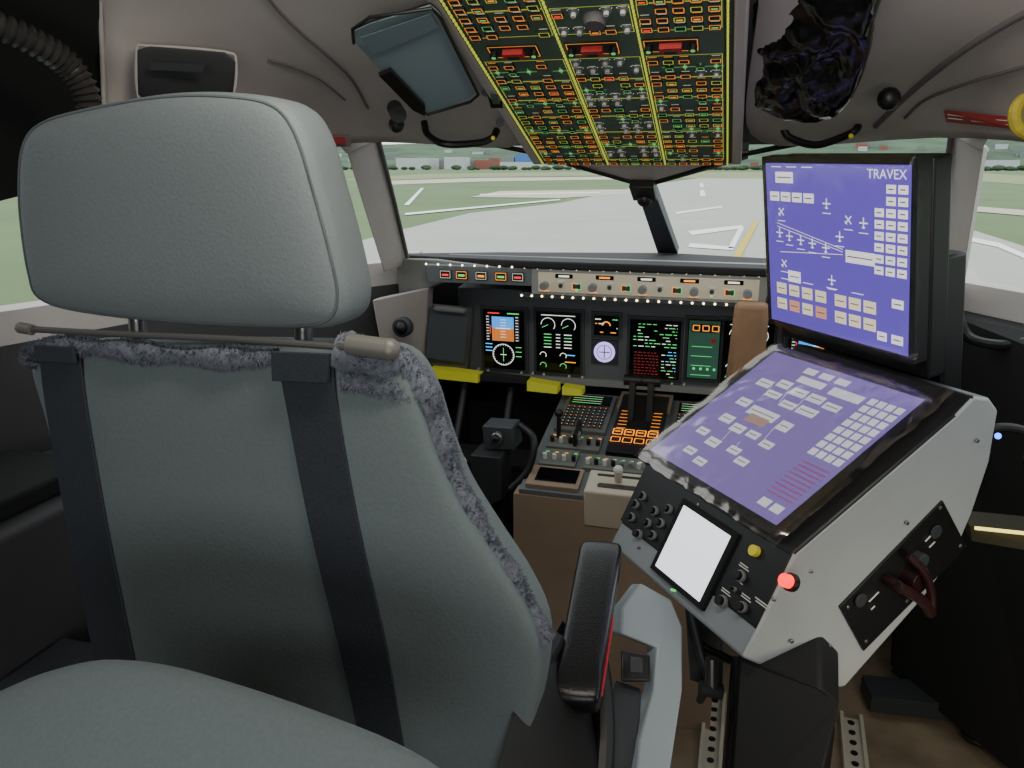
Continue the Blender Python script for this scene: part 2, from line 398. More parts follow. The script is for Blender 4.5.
# =============== OVERHEAD PANEL ===============
OV=Panel(onp(545,150,OP,cln)+LN*.02,(1,0,0),(0,1,-.364))
root=empty('overhead_panel')
b=MB()
u1,v1=OV.hit(728,155); v0=OV.hit(450,0)[1]-.14
W=u1
OV.box(b,-.008,v0,W+.008,.004,ohdark,h=.012,h0=-.02)
cols=[(.006,.36*W),(.372*W,.67*W),(.682*W,W-.006)]
for ci,(a,c) in enumerate(cols):
    OV.box(b,a,v0+.01,c,0,ohgreen,h=.016,h0=.01)
for f in (0.0,.366,.676,1.0):
    for k in range(70):
        vv=v0+(0-v0)*(k+.1)/70
        OV.box(b,f*W-.0016,vv,f*W+.0016,vv+(-v0)/70*.6,ygreen,h=.019,h0=.015)
guards=[(515,42),(594,40),(672,37)]
gv=[OV.hit(*g)[1] for g in guards][0]
for px,py in guards:
    a,v=OV.hit(px,py)
    OV.box(b,a-.045,gv-.022,a+.045,gv+.02,ohdark,h=.018,h0=.01)
    OV.box(b,a-.018,gv-.010,a+.018,gv+.007,redm,h=.028,h0=.01)
    OV.box(b,a-.010,gv-.003,a+.010,gv+.004,black,h=.030,h0=.01)
    for dx in (-.036,.036): OV.disc(b,a+dx,gv,.007,black,h=.028); OV.disc(b,a+dx,gv,.004,ogreen,h=.0285)
    OV.frame(b,a-.043,gv-.019,a+.043,gv+.017,.0014,oamber,h=.0185)
def btn(u,v,lc=None,leg=None,s=.0095):
    OV.box(b,u-s,v-s*.8,u+s,v+s*.8,ohdark,h=.021,h0=.01)
    OV.frame(b,u-s*.85,v-s*.65,u+s*.85,v+s*.65,.0012,lc or oamber,h=.0215)
    if leg: OV.line(b,u-s*.55,v+.001,u+s*.55,v+.001,.004,leg,h=.0216)
def knob(u,v,r=.0085):
    OV.disc(b,u,v,r,greyk,h=.018,n=14); OV.disc(b,u,v,r*.6,knobm,h=.024,n=12,r2=r*.5)
def leg(u,v,w_=.008,m=None): OV.line(b,u-w_,v,u+w_,v,.0016,m or legend,h=.0168)
step=.027
v=-.018; ri=0
while v>v0+.02:
    if abs(v-gv)<.034: v-=step; ri+=1; continue
    for ci,(a,c) in enumerate(cols):
        cw=c-a; n=5
        kinds={0:['btn','btn','btn','btn','synoptic'],1:['knob','btn','knob','btn','synoptic'],2:['btn','synoptic','btn','btn','mix']}[ci]
        kind=kinds[(ri*2+ci)%5]
        if v<gv-.03: kind='btn' if ci!=1 else ('blank' if ri%2 else 'mix')
        if kind=='blank': continue
        if ri%3==0:
            OV.frame(b,a+.003,v-.0145,c-.003,v+3*step-.0165,.0011,ygreen,h=.0164) if v+3*step<0 else OV.line(b,a+.003,v-.0145,c-.003,v-.0145,.0011,ygreen,h=.0165)
        for k in range(n):
            u=a+cw*(k+.5)/n
            if random.random()<.16: continue
            kk=kind if kind!='mix' else random.choice(['btn','btn','knob'])
            if kk=='btn':
                r0=random.random(); btn(u,v,oamber if r0<.68 else (ygreen if r0<.9 else ogreen),random.choice([None,None,oamber,None,ogreen,None,red_e if random.random()<.15 else None]))
                leg(u,v-.0105,.007,random.choice([oamber,legend,legend]))
            elif kk=='knob':
                knob(u,v,.0085 if ci==1 else .0070); leg(u,v-.0118,.007)
                for t in (-.8,0,.8): OV.disc(b,u+sin(t)*.0125,v-cos(t)*.0105,.0009,legend,h=.0168,n=5)
            else:
                OV.line(b,u,v-.012,u,v+.012,.0013,ogreen,h=.0168); OV.line(b,u-cw/n/2,v,u+cw/n/2,v,.0013,ogreen,h=.0168)
                if k%2: btn(u,v,ogreen,None,.007)
                else: OV.disc(b,u,v,.004,ogreen,h=.0175,n=10)
    v-=step; ri+=1
uq,vq=OV.hit(596,8)
b.cyl(OV.P(uq,vq,.01),OV.P(uq,vq,.03),.022,lining_d,20,r2=.016)
b.done('panel_body',root,smooth=30)
b=MB()
OV.box(b,-.03,v0,-.008,.012,lining,h=.012,h0=-.02); OV.box(b,W+.008,v0,W+.03,.012,lining,h=.012,h0=-.02); OV.box(b,-.03,.004,W+.03,.014,lining,h=.012,h0=-.02)
b.done('panel_surround',root,bevel=.004)

# =============== GLARESHIELD + MAIN PANEL ===============
gs=empty('glareshield')
gm=mat('glareshield_top',(34,32,34),.9,nz=.1,ns=40)
gg=mat('glareshield_grey',(140,142,140),.6)
outl=[(-.74,2.26),(-.62,2.23),(-.45,2.20),(-.33,2.18),(.33,2.18),(.45,2.20),(.62,2.23),(.74,2.26),(.79,2.36),(.55,2.62),(.05,2.92),(-.05,2.92),(-.55,2.62),(-.79,2.36)]
def gz(y): return CZ-.262-(y-2.2)*.06
b=MB(); top=[V((x,y,gz(y))) for x,y in outl]
b.prism(top,(0,0,-.022),gm,mback=gm)
b.done('cover',gs,bevel=.006)
FC=Panel((-.34,2.19,CZ-.284),(1,0,0),(0,.06,-1))
bx=MB()
FC.box(bx,.02,0,.66,.072,gg,h=.002,h0=-.2)
FC.box(bx,-.30,0,.02,.05,panelg,h=0,h0=-.2); FC.box(bx,.66,0,.98,.05,panelg,h=0,h0=-.2)
fcl=mat('fcu_face',(200,190,166),.5,es=.14)
FC.box(bx,.04,.008,.64,.064,fcl,h=.005)
for k in range(5):
    FC.box(bx,.09+k*.115,.011,.14+k*.115,.023,glassb,h=.007)
    FC.line(bx,.10+k*.115,.017,.13+k*.115,.017,.005,amber if k%2 else white_e,h=.0075)
for k in range(13):
    u=.06+k*.046
    FC.disc(bx,u,.044,.0115 if k%3==0 else .006,greyk if k%3==0 else bezel,h=.028 if k%3==0 else .012)
    if k%3==1: FC.box(bx,u-.009,.030,u+.009,.037,knobm,h=.009)
    if k%3==2: FC.box(bx,u-.012,.036,u-.002,.052,bezel,h=.009); FC.box(bx,u+.002,.036,u+.012,.052,bezel,h=.009); FC.frame(bx,u-.012,.036,u-.002,.052,.0015,amber,h=.0095); FC.frame(bx,u+.002,.036,u+.012,.052,.0015,green,h=.0095)
    if k%4==2: FC.disc(bx,u,.056,.003,green,h=.013)
    if k%3==0: FC.line(bx,u-.012,.060,u+.012,.060,.0025,amber,h=.0065)
for i,sx in enumerate((-.24,-.19,-.13,-.07,-.02,.72,.78,.84,.9)):
    FC.box(bx,sx-.018,.012,sx+.018,.038,black,h=.006); FC.line(bx,sx-.01,.026,sx+.01,.026,.006,[red_e,green,amber,green][i%4],h=.0065); FC.frame(bx,sx-.015,.015,sx+.015,.035,.0015,amber if i%2 else legend,h=.0065)
for k in range(24): FC.disc(bx,-.01+k*.03,.078,.0032,lampw,h=.004,n=8)
FC.box(bx,-.02,.07,.70,.085,bezel,h=0,h0=-.15)
for k in range(34): FC.disc(bx,-.3+k*.0375,-.003,.0028,lampw,h=.004,n=8)
bx.done('mode_control_unit',gs,bevel=.0012)
b=MB()
for sx in (-1,1):
    b.prism([(sx*.76,2.24,CZ-.275),(sx*.62,2.215,CZ-.27),(sx*.36,2.19,CZ-.285),(sx*.36,2.19,CZ-.325),(sx*.62,2.25,CZ-.345),(sx*.78,2.30,CZ-.42)],(0,.12,0),gg)
b.done('side_wing',gs,bevel=.005)

ip=empty('instrument_panel')
MP=Panel((0,2.40,CZ-.36),(1,0,0),(0,.08,-1))
b=MB()
MP.box(b,-.62,.02,.62,.315,panelg,h=0,h0=-.06)
MP.box(b,-.62,.296,.62,.318,gg,h=.012,h0=-.06)
MP.box(b,-.62,.32,.62,1.0,matte,h=-.05,h0=-.08)
def dpt(a,v,c,d):
    MP.box(b,a-.014,v-.012,c+.014,d+.016,bezel,h=.012); MP.frame(b,a-.0135,v-.0115,c+.0135,d+.0155,.001,greyk,h=.0122); MP.box(b,a-.003,v-.003,c+.003,d+.003,glassb,h=.0135)
def disp(px0,py0,px1,py1):
    a,v=MP.hit(px0,py0); c,d=MP.hit(px1,py1); dpt(a,v,c,d); return a,v,c,d
H=.0145
def bars(a,v,c,d,n,cols_,w=.7,th=.004):
    for k in range(n):
        y=v+(d-v)*(k+.5)/n; x=a
        while x<c:
            L=random.uniform(.006,.02)
            if random.random()<w: MP.line(b,x,y,min(x+L,c),y,th,random.choice(cols_),h=H)
            x+=L+.005
def pfd(a,v,c,d):
    W_=c-a;H_=d-v
    MP.box(b,a+.20*W_,v+.10*H_,c-.24*W_,v+.30*H_,sky_e,h=H,h0=.013); MP.box(b,a+.20*W_,v+.30*H_,c-.24*W_,v+.52*H_,earth_e,h=H,h0=.013)
    MP.line(b,a+.30*W_,v+.3*H_,c-.32*W_,v+.3*H_,.003,white_e,h=H+.001)
    for k in range(-3,4): MP.line(b,a+.42*W_,v+(.3+k*.05)*H_,a+.56*W_,v+(.3+k*.05)*H_,.0015,white_e,h=H+.001)
    MP.box(b,a+.05*W_,v+.08*H_,a+.16*W_,v+.52*H_,bezel,h=H,h0=.013); MP.box(b,c-.2*W_,v+.08*H_,c-.09*W_,v+.52*H_,bezel,h=H,h0=.013)
    for k in range(9):
        MP.line(b,a+.06*W_,v+(.1+k*.05)*H_,a+.13*W_,v+(.1+k*.05)*H_,.002,white_e,h=H+.001); MP.line(b,c-.19*W_,v+(.1+k*.05)*H_,c-.12*W_,v+(.1+k*.05)*H_,.002,white_e,h=H+.001)
    MP.line(b,a+.1*W_,v+.04*H_,a+.4*W_,v+.04*H_,.004,red_e,h=H); MP.line(b,a+.6*W_,v+.04*H_,a+.9*W_,v+.04*H_,.004,green,h=H)
    MP.line(b,a+.16*W_,v+.25*H_,a+.16*W_,v+.4*H_,.003,red_e,h=H+.001)
    cx,cy=a+.48*W_,v+.76*H_
    MP.ring(b,cx,cy,.19*H_,.002,white_e,h=H)
    for k in range(24):
        t=k*pi/12; MP.line(b,cx+cos(t)*.16*H_,cy+sin(t)*.16*H_,cx+cos(t)*.19*H_,cy+sin(t)*.19*H_,.0015,white_e,h=H)
    MP.line(b,cx,v+.64*H_,cx,v+.88*H_,.002,green,h=H); MP.line(b,a+.40*W_,cy,a+.56*W_,cy,.002,white_e,h=H)
    for k in range(3): MP.line(b,a+.02*W_,v+(.58+k*.06)*H_,a+.2*W_,v+(.58+k*.06)*H_,.003,cyan,h=H)
    for k in range(3): MP.line(b,a+.80*W_,v+(.62+k*.08)*H_,a+.95*W_,v+(.62+k*.08)*H_,.0025,green,h=H)
def eng(a,v,c,d):
    W_=c-a;H_=d-v
    for fx in (.26,.74):
        MP.ring(b,a+fx*W_,v+.2*H_,.17*W_,.002,white_e,h=H,a0=-pi,a1=.6); MP.line(b,a+fx*W_,v+.2*H_,a+(fx-.14)*W_,v+.25*H_,.002,green,h=H)
        MP.ring(b,a+(fx-.12)*W_,v+.72*H_,.08*W_,.002,white_e,h=H,a0=-pi,a1=.6); MP.ring(b,a+(fx-.12)*W_,v+.9*H_,.08*W_,.002,green,h=H,a0=-pi,a1=.6)
        for k in range(5): MP.line(b,a+(fx-.1)*W_,v+(.36+k*.055)*H_,a+(fx+.08)*W_,v+(.36+k*.055)*H_,.0025,random.choice([green,white_e,green]),h=H)
    for k in range(5): MP.line(b,a+.45*W_,v+(.36+k*.055)*H_,a+.55*W_,v+(.36+k*.055)*H_,.0025,white_e,h=H)
    MP.line(b,a+.1*W_,v+.04*H_,a+.9*W_,v+.04*H_,.0025,white_e,h=H)
    MP.line(b,a+.7*W_,v+.7*H_,a+.9*W_,v+.7*H_,.003,cyan,h=H); MP.line(b,a+.66*W_,v+.82*H_,a+.92*W_,v+.82*H_,.003,amber,h=H)
q1=disp(485,309,525,368); pfd(*q1)
q2=disp(538,311,580,372); eng(*q2)
q3=disp(596,315,618,334); a,v,c,d=q3
MP.ring(b,(a+c)/2,(v+d)/2,.014,.004,amber,h=H,a0=pi,a1=2*pi); bars(a,v+.002,c,d,4,[green,white_e,amber],.5,.003)
a,v=MP.hit(605,351); MP.box(b,a-.042,v-.038,a+.042,v+.040,bezel,h=.010); MP.disc(b,a,v,.033,violet,h=.013,n=28); MP.ring(b,a,v,.024,.002,bezel,h=.0135); MP.line(b,a-.018,v,a+.018,v,.003,bezel,h=.0136); MP.line(b,a,v-.02,a,v+.02,.003,bezel,h=.0136)
q4=disp(632,319,678,378); a,v,c,d=q4
bars(a+.008,v+.005,c-.008,v+.085,8,[green,white_e,green],.6,.0022)
dred=E('dimred',(150,42,48),.45)
for k in range(8):
    x=a+.012
    while x<c-.065:
        L=random.uniform(.004,.010); MP.line(b,x,v+.100+k*.0098,min(x+L,c-.06),v+.100+k*.0098,.0026,dred,h=H); x+=L+.004
bars(c-.052,v+.09,c-.008,v+.18,9,[green,cyan,white_e],.6,.002)
q5=disp(690,319,717,378); a,v,c,d=q5
MP.box(b,a,v,c,d,mat('gear_green',(65,112,96),.5,es=.12),h=.0137,h0=.013)
MP.box(b,a+.008,v+.01,c-.008,v+.035,black,h=.016)
for k in range(3): MP.frame(b,a+.012+k*.028,v+.014,a+.03+k*.028,v+.030,.0025,amber,h=.0165)
MP.line(b,(a+c)/2+.02,v+.06,(a+c)/2+.035,v+.06,.012,redm,h=.0165)
for k in range(4): MP.line(b,a+.01,v+.08+k*.03,c-.02,v+.08+k*.03,.0016,green,h=.015); MP.disc(b,a+.02+k*.02,v+.15,.004,green,h=.017,n=8)
for qq,fn in ((q1,pfd),(q2,eng)):
    a,v,c,d=qq; a,c=-c,-a
    dpt(a,v,c,d); fn(a,v,c,d)
for px in (480,490,523,534,545,570,583,628,640,672,684):
    a,v=MP.hit(px,387); MP.disc(b,a,.290,.004,knobm,h=.016,n=8)
b.done('display_wall',ip,bevel=0)
b=MB()
for sx in (-1,1):
    def mf(p): return V((-p.x,p.y,p.z)) if sx>0 else p
    b.prism([mf(q) for q in [aty(427,303,2.34),aty(475,307,2.38),aty(470,368,2.40),aty(422,362,2.36)]],(0,-.03,0),lining_d)
    b.prism([mf(q) for q in [aty(430,307,2.295),aty(470,310,2.33),aty(466,363,2.35),aty(426,358,2.31)]],(0,-.01,0),mat('box_face',(84,90,96),.5))
    b.prism([mf(q) for q in [aty(436,305,2.28),aty(468,308,2.31),aty(467,313,2.31),aty(436,310,2.28)]],(0,-.02,0),greyk)
    b.prism([mf(q) for q in [aty(372,300,2.15),aty(428,288,2.25),aty(424,366,2.33),aty(385,372,2.2)]],(0,.05,0),lining)
    c0=mf(aty(405,326,2.17))
    b.cyl(c0,c0+V((0,-.03,0)),.03,bezel,18); b.ball(c0+V((0,-.03,0)),.02,black)
b.done('stowage_box',ip,bevel=.006)
b=MB()
yl=E('yellow_lit_ledge',(190,190,60),.2)  # yellow light on the ledge put in as its own glow
for x0,y0,x1,y1,h in [(430,368,478,375,8),(527,381,557,386,8),(562,387,582,390,6),(480,375,526,380,4)]:
    b.prism([aty(x0,y0,2.31),aty(x1,y1,2.31),aty(x1,y1+h,2.31),aty(x0,y0+h+2,2.31)],(0,.05,0),yl if h>5 else gm)
b.done('knee_ledge',ip)

ft=empty('rudder_pedal_assembly'); b=MB()
b.box((-.72,2.15,.52),(-.32,2.3,.58),matte)
for x in (-.60,-.44):
    b.prism([(x-.05,2.2,.35),(x+.05,2.2,.35),(x+.05,2.28,.55),(x-.05,2.28,.55)],(0,.02,-.01),bezel)
    b.cyl((x,2.25,.5),(x,2.4,.75),.012,bezel)
dk=mat('dk',(60,66,70),.5)
b.prism([aty(482,426,1.95),aty(512,428,1.95),aty(515,450,1.95),aty(484,450,1.95)],(0,.08,0),dk)
p=aty(498,437,1.94); b.cyl(p,p+V((0,-.02,0)),.017,steel,18); b.cyl(p,p+V((0,-.03,0)),.009,black,12); b.cyl(aty(498,451,1.97),(p.x+.01,1.99,.0),.03,matte)
b.prism([aty(470,455,1.9),aty(500,458,1.9),aty(502,500,1.9),aty(476,512,1.9)],(0,.1,0),mat('dk2',(36,38,42),.6))
b.tube(sm_open([aty(520,425,2.0),aty(534,440,1.95),aty(528,470,1.92),aty(510,490,1.9)]),.01,black)
b.ball(aty(460,466,1.5),.020,knobm,sc=(.8,.8,1.3)); b.cyl(aty(460,470,1.5),aty(458,520,1.5),.009,greyk)
b.done('pedals',ft,bevel=.003)

# =============== PEDESTAL ===============
pd=empty('center_pedestal'); b=MB()
za,zb=CZ-.815,CZ-.70
ya,yb=1.86,2.40
b.prism([(-.28,ya,za-.015),(-.28,ya,0),(-.28,ya+.12,0),(-.24,yb,.3),(-.24,yb,zb-.015)],(.54,0,0),ped_brown)
PT=Panel((-.26,yb,zb),(1,0,0),(0,ya-yb,za-zb)); PL=math.hypot(yb-ya,zb-za)
PT.box(b,-.005,0,.525,PL,panelg,h=.0,h0=-.02)
pg=mat('ped_panel',(100,104,98),.55)
for x0,wd in ((.02,.15),(.35,.15)):
    PT.box(b,x0,.03,x0+wd,.25,pg,h=.012); PT.box(b,x0+.012,.035,x0+wd-.012,.10,glassb,h=.014)
    for k in range(4): PT.line(b,x0+.02,.045+k*.014,x0+wd-.04,.045+k*.014,.0025,green if k%2 else legend,h=.0146)
    for r in range(7):
        for c_ in range(8): PT.box(b,x0+.012+c_*.016,.112+r*.018,x0+.024+c_*.016,.124+r*.018,bezel,h=.017,h0=.01); PT.disc(b,x0+.018+c_*.016,.118+r*.018,.002,amber if r%3==0 else legend,h=.0175,n=6)
PT.box(b,.19,.02,.33,.36,black,h=.02)
PT.box(b,.18,.0,.34,.10,ped_brown,h=.018)
for k in range(6): PT.line(b,.20,.13+k*.02,.225,.13+k*.02,.0025,amber,h=.021); PT.line(b,.295,.13+k*.02,.32,.13+k*.02,.0025,amber,h=.021)
for k in range(4): PT.frame(b,.195+k*.033,.24,.220+k*.033,.27,.0035,amber,h=.023); PT.line(b,.2+k*.033,.255,.215+k*.033,.255,.005,amber,h=.024)
for k in range(4): PT.frame(b,.195+k*.033,.285,.220+k*.033,.31,.0025,amber,h=.023)
for u in (.232,.285):
    p0=PT.P(u,.17,.01); p1=p0+V((0,.02,.12))
    b.prism([p0+V((-.009,-.015,0)),p0+V((.009,-.015,0)),p0+V((.009,.015,0)),p0+V((-.009,.015,0))],p1-p0,black)
    b.cyl(p1+V((-.026,0,.0)),p1+V((.026,0,.0)),.016,black,16)
for x0,y0,x1,y1 in [(.02,.27,.17,.35),(.02,.36,.12,.44),(.35,.27,.50,.35),(.34,.36,.50,.50),(.14,.37,.32,.44)]:
    PT.box(b,x0,y0,x1,y1,pg,h=.012)
    n=int((x1-x0)/.022)
    for k in range(n):
        u=x0+.012+k*(x1-x0-.02)/max(1,n-1)
        PT.disc(b,u,(y0+y1)/2+.012,.006,random.choice([greyk,black,knobm]),h=.028,n=10)
        PT.line(b,u-.005,y0+.018,u+.005,y0+.018,.0035,random.choice([green,amber,legend,amber]),h=.0125)
PT.disc(b,.10,.31,.012,greyk,h=.04); PT.box(b,.095,.26,.105,.34,black,h=.05)
p=PT.P(.045,.30,.01); b.cyl(p,p+V((0,0,.07)),.006,black); b.ball(p+V((0,0,.075)),.013,black)
PT.box(b,.01,.45,.15,PL-.01,ped_brown,h=.012); PT.box(b,.03,.46,.14,PL-.03,glassb,h=.014)
b.done('console_body',pd,bevel=.002)
b=MB(); hb=mat('handle_beige',(190,182,164),.5)
PT.box(b,.17,.47,.33,PL+.02,hb,h=.03,h0=-.08); PT.box(b,.19,.485,.31,.50,black,h=.032)
PT.box(b,.20,.53,.30,.55,mat('handle_hole',(60,56,50),.6),h=.034); p=PT.P(.25,.515,.03); b.cyl(p,p+V((0,-.01,.03)),.010,hb); b.ball(p+V((0,-.01,.035)),.013,knobm)
b.done('parking_brake_handle',pd,bevel=.006)
b=MB(); bx0=aty(735,303,2.12); bx1=aty(763,385,2.12)
b.prism([(bx0.x,2.12,bx0.z),(bx1.x,2.12,bx0.z),(bx1.x,2.12,bx1.z),(bx0.x-.01,2.12,bx1.z)],(0,.05,0),mat('tan_leather',(146,114,86),.6,nz=.1,ns=30)); b.done('document_box',bevel=.015)

# =============== PILOT SEAT ===============
seat=empty('pilot_seat')
SP=V((0,.90,CZ-.2)); SN=V((0,-1,.06)).normalized()
S=lambda x,y,o=0: onp(x,y,SP,SN)+SN*o
hro=[(36,185),(40,145),(58,122),(105,108),(180,95),(245,94),(294,103),(318,132),(336,190),(352,250),(360,295),(350,320),(310,326),(200,322),(98,311),(56,298),(45,272),(38,225)]
b=MB(); HP=V((0,.92,CZ)); HN=V((0,-1,.02)).normalized()
ho=[onp(p.x,p.y,HP,HN) for p in sm_closed(hro,5)]
b.pillow(ho,HN,.055,4.5,seathr,rings=14,T2=.075)
cc=sum(ho,V())/len(ho)
def on_p(outl,c,n,T,p,s_): return [c+(q-c)*s_+n*(T*(1-s_**p)**(1/p)+.0004) for q in outl]
b.tube(on_p(ho,cc,HN,.055,4.5,.955),.0018,mat('seam',(104,114,114),.8),n=6,closed=True)
b.done('headrest',seat,smooth=60)
back=[(40,360),(60,344),(140,342),(240,342),(340,345),(392,352),(418,385),(436,440),(456,490),(490,545),(524,598),(543,650),(534,720),(512,790),(505,860),(210,860),(180,790),(128,665),(104,600),(76,500),(54,415)]
bo=[S(p.x,p.y) for p in sm_closed(back,4)]
b=MB(); b.pillow(bo,SN,.03,6,seatfab,rings=14,T2=.11)
b.done('backrest',seat,smooth=60)
b=MB()
def strap(ls,rs,o=.034):
    L=[S(x,y,o) for x,y in ls]; R=[S(x,y,o) for x,y in rs]
    L=sm_open(L,5);R=sm_open(R,5)
    b.grid([L,R],strapm); b.grid([[p-SN*.004 for p in L],[p-SN*.004 for p in R]],strapm)
    b.grid([L,[p-SN*.004 for p in L]],strapm); b.grid([R,[p-SN*.004 for p in R]],strapm)
strap([(58,345),(64,400),(85,520),(112,655),(135,790)],[(98,347),(104,400),(124,520),(150,655),(172,790)])
strap([(291,350),(300,400),(323,520),(352,640),(372,730),(388,800)],[(346,350),(350,400),(371,520),(398,640),(413,730),(428,800)],.035)
b.prism([S(291,346,.04),S(347,348,.04),S(345,376,.04),S(292,374,.04)],SN*.008,strapm)
b.prism([S(60,340,.04),S(98,343,.04),S(100,358,.04),S(62,356,.04)],SN*.006,strapm)
b.done('harness_straps',seat,bevel=.001)
b=MB()
b.tube([S(42,326,.03),S(130,331,.03),S(250,336,.03),S(400,346,.035)],.0045,mat('bar_dull',(104,104,102),.6,.3))
b.cyl(S(362,340,.035),S(400,345,.035),.0135,metal,18); b.ball(S(401,345,.035),.014,metal); b.cyl(S(40,325,.03),S(50,327,.03),.008,metal,16); b.ball(S(39,325,.03),.0085,metal)
b.cyl(S(120,300,-.03),S(124,350,-.03),.012,steel); b.cyl(S(290,300,-.03),S(292,350,-.03),.012,steel)
b.done('shoulder_bar',seat)
b=MB()
def furry(path,rf,N,hl=.007):
    P=sm_open(path,10); L=len(P); rings=[]; a=None
    for k in range(L):
        t=(P[min(k+1,L-1)]-P[max(k-1,0)]).normalized(); a=(t.orthogonal() if a is None else a-t*a.dot(t)).normalized(); c_=t.cross(a); r=rf(k/(L-1))
        rings.append([P[k]+(a*cos(2*pi*j/16)+c_*sin(2*pi*j/16))*r*(1+.30*noise.noise(V((k*.9,j*.9,r*100)))) for j in range(16)])
    b.grid(rings,fur,closed=True); b.face(rings[0],fur); b.face(rings[-1],fur)
    for _ in range(N):
        k=random.randrange(L-1); j=random.random()*2*pi; t=(P[k+1]-P[k]).normalized(); a2=t.orthogonal().normalized(); c_=t.cross(a2)
        d=(a2*cos(j)+c_*sin(j)); r=rf(k/(L-1)); p=P[k].lerp(P[k+1],random.random())+d*r*.85
        tip=p+(d+V((random.uniform(-.6,.6),random.uniform(-.6,.6),random.uniform(-.8,.5)))).normalized()*hl*random.uniform(.6,1.3)
        s_=t*random.uniform(.001,.002); b.face([p-s_,p+s_,tip],fur)
furry([S(44,360,.015),S(52,347,.025),S(100,344,.025),S(160,350,.025),S(230,355,.025),S(290,354,.025)],lambda t:.013+.003*sin(t*25),5000)
furry([S(345,350,.015),S(380,358,.01),S(406,370,.0),S(424,400,-.005),S(436,440,-.01),S(454,490,-.01),S(484,545,-.01),S(516,596,-.01),S(540,645,-.01)],lambda t:.024-.009*min(1,t*1.6)+.002*sin(t*40),9000)
furry([S(352,376,.022),S(385,382,.02),S(408,395,.01),S(420,425,.0)],lambda t:.014,2200)
b.done('sheepskin_cover',seat,smooth=60,weld=False)
b=MB()
b.pillow(sm_closed([(-.72,1.0,.62),(-.72,1.45,.64),(-.3,1.45,.64),(-.25,1.0,.62)],6),(0,0,1),.07,5,seatfab)
b.done('seat_cushion',seat,smooth=60)
b=MB()
a0=D(575,704,1.12); a1=D(602,546,1.45); ax=(a1-a0).normalized(); sdv=V((1,.0,0)); sdv=(sdv-ax*sdv.dot(ax)).normalized(); nv=sdv.cross(ax).normalized()
if nv.z<0: nv=-nv
L_=(a1-a0).length; hw=.034
ol=[(-.0,-hw*.6),(0,hw*.6),(.012,hw),(.06,hw),(L_*.5,hw*1.05),(L_-.05,hw*1.1),(L_-.012,hw*1.05),(L_,hw*.7),(L_,-hw*.7),(L_-.012,-hw*1.05),(L_-.05,-hw*1.1),(L_*.5,-hw*1.05),(.06,-hw),(.012,-hw)]
b.pillow(sm_closed([a0+ax*l+sdv*s_ for l,s_ in ol],4),nv,.02,5,leather,T2=.03)
b.done('armrest',seat,smooth=60)
b=MB()
b.prism([D(545,650,1.17),D(575,700,1.14),D(590,800,1.05),D(490,800,1.0),D(512,715,1.02)],V((0,.12,-.02)),black)
b.tube(sm_open([D(590,640,1.28),D(600,672,1.23),D(604,730,1.17),D(600,800,1.1)]),.016,black)
b.tube(sm_open([D(556,640,1.22),D(530,690,1.12),D(515,760,1.06)]),.016,black)
b.box((-.6,.95,.0),(-.25,1.35,.5),black)
b.tube([a0+ax*.02+sdv*(hw+.001),a0+ax*L_*.5+sdv*(hw*1.06+.001)],.002,E('red_highlight',(150,30,44),.3))  # red highlight on the armrest edge, painted as a glowing strip
b.done('arm_bracket',seat,bevel=.005)
sb=mat('bracket_lightgrey',(160,172,180),.5)
b=MB()
b.prism([D(641,583,1.42),D(672,600,1.40),D(683,628,1.36),D(683,690,1.25),D(668,790,1.12),D(634,800,1.1),D(640,740,1.18),D(654,690,1.26),D(657,648,1.31),D(621,634,1.34),D(622,608,1.39)],V((-.02,.03,-.02)),sb)
b.prism([D(621,650,1.27),D(650,655,1.28),D(650,682,1.26),D(621,682,1.24)],ray(635,665)*.03,black)
b.prism([D(629,656,1.25),D(643,658,1.25),D(643,674,1.24),D(629,673,1.24)],-ray(635,665)*.008,bezel)
b.prism([D(612,690,1.24),D(640,700,1.24),D(632,800,1.12),D(600,800,1.12)],V((0,.03,0)),bezel)
b.done('seat_control_box',seat,bevel=.004)

ob=empty('observer_seat'); b=MB()
OPn=V((0,-.62,.78)).normalized(); O0=D(200,760,.72)
fo=[(-60,746),(-20,708),(20,687),(60,672),(110,662),(170,667),(240,686),(320,713),(400,745),(450,778),(490,840),(480,960),(200,1000),(-60,960)]
b.pillow([onp(p.x,p.y,O0,OPn) for p in sm_closed(fo,4)],OPn,.03,3.2,mat('observer_fabric',(132,145,147),.75,nz=.05,ns=220,bump=.25),rings=12,T2=.06); b.done('seat_cushion',ob,smooth=60)
b=MB(); p=O0; b.box((p.x-.1,p.y-.2,0),(p.x+.1,p.y-.05,p.z-.1),black); b.done('seat_frame',ob)

b=MB()
b.box((-1.18,.3,.0),(-.9,1.85,CZ-.60),wall_d); b.box((-1.17,.3,CZ-.60),(-.95,1.2,CZ-.56),matte)
b.done('side_console',bevel=.01)
b=MB(); b.box((-.885,.75,0),(-.75,1.0,.62),mat('bagm',(44,48,54),.8,nz=.2,ns=20)); b.tube(sm_open([(-.88,.74,.55),(-.82,.7,.64),(-.77,.72,.5),(-.76,.73,.1)]),.014,matte)
for k in range(3): b.box((-.885+.045*k,.745,.05),(-.868+.045*k,.75,.6),matte)
b.done('flight_bag',bevel=.01)

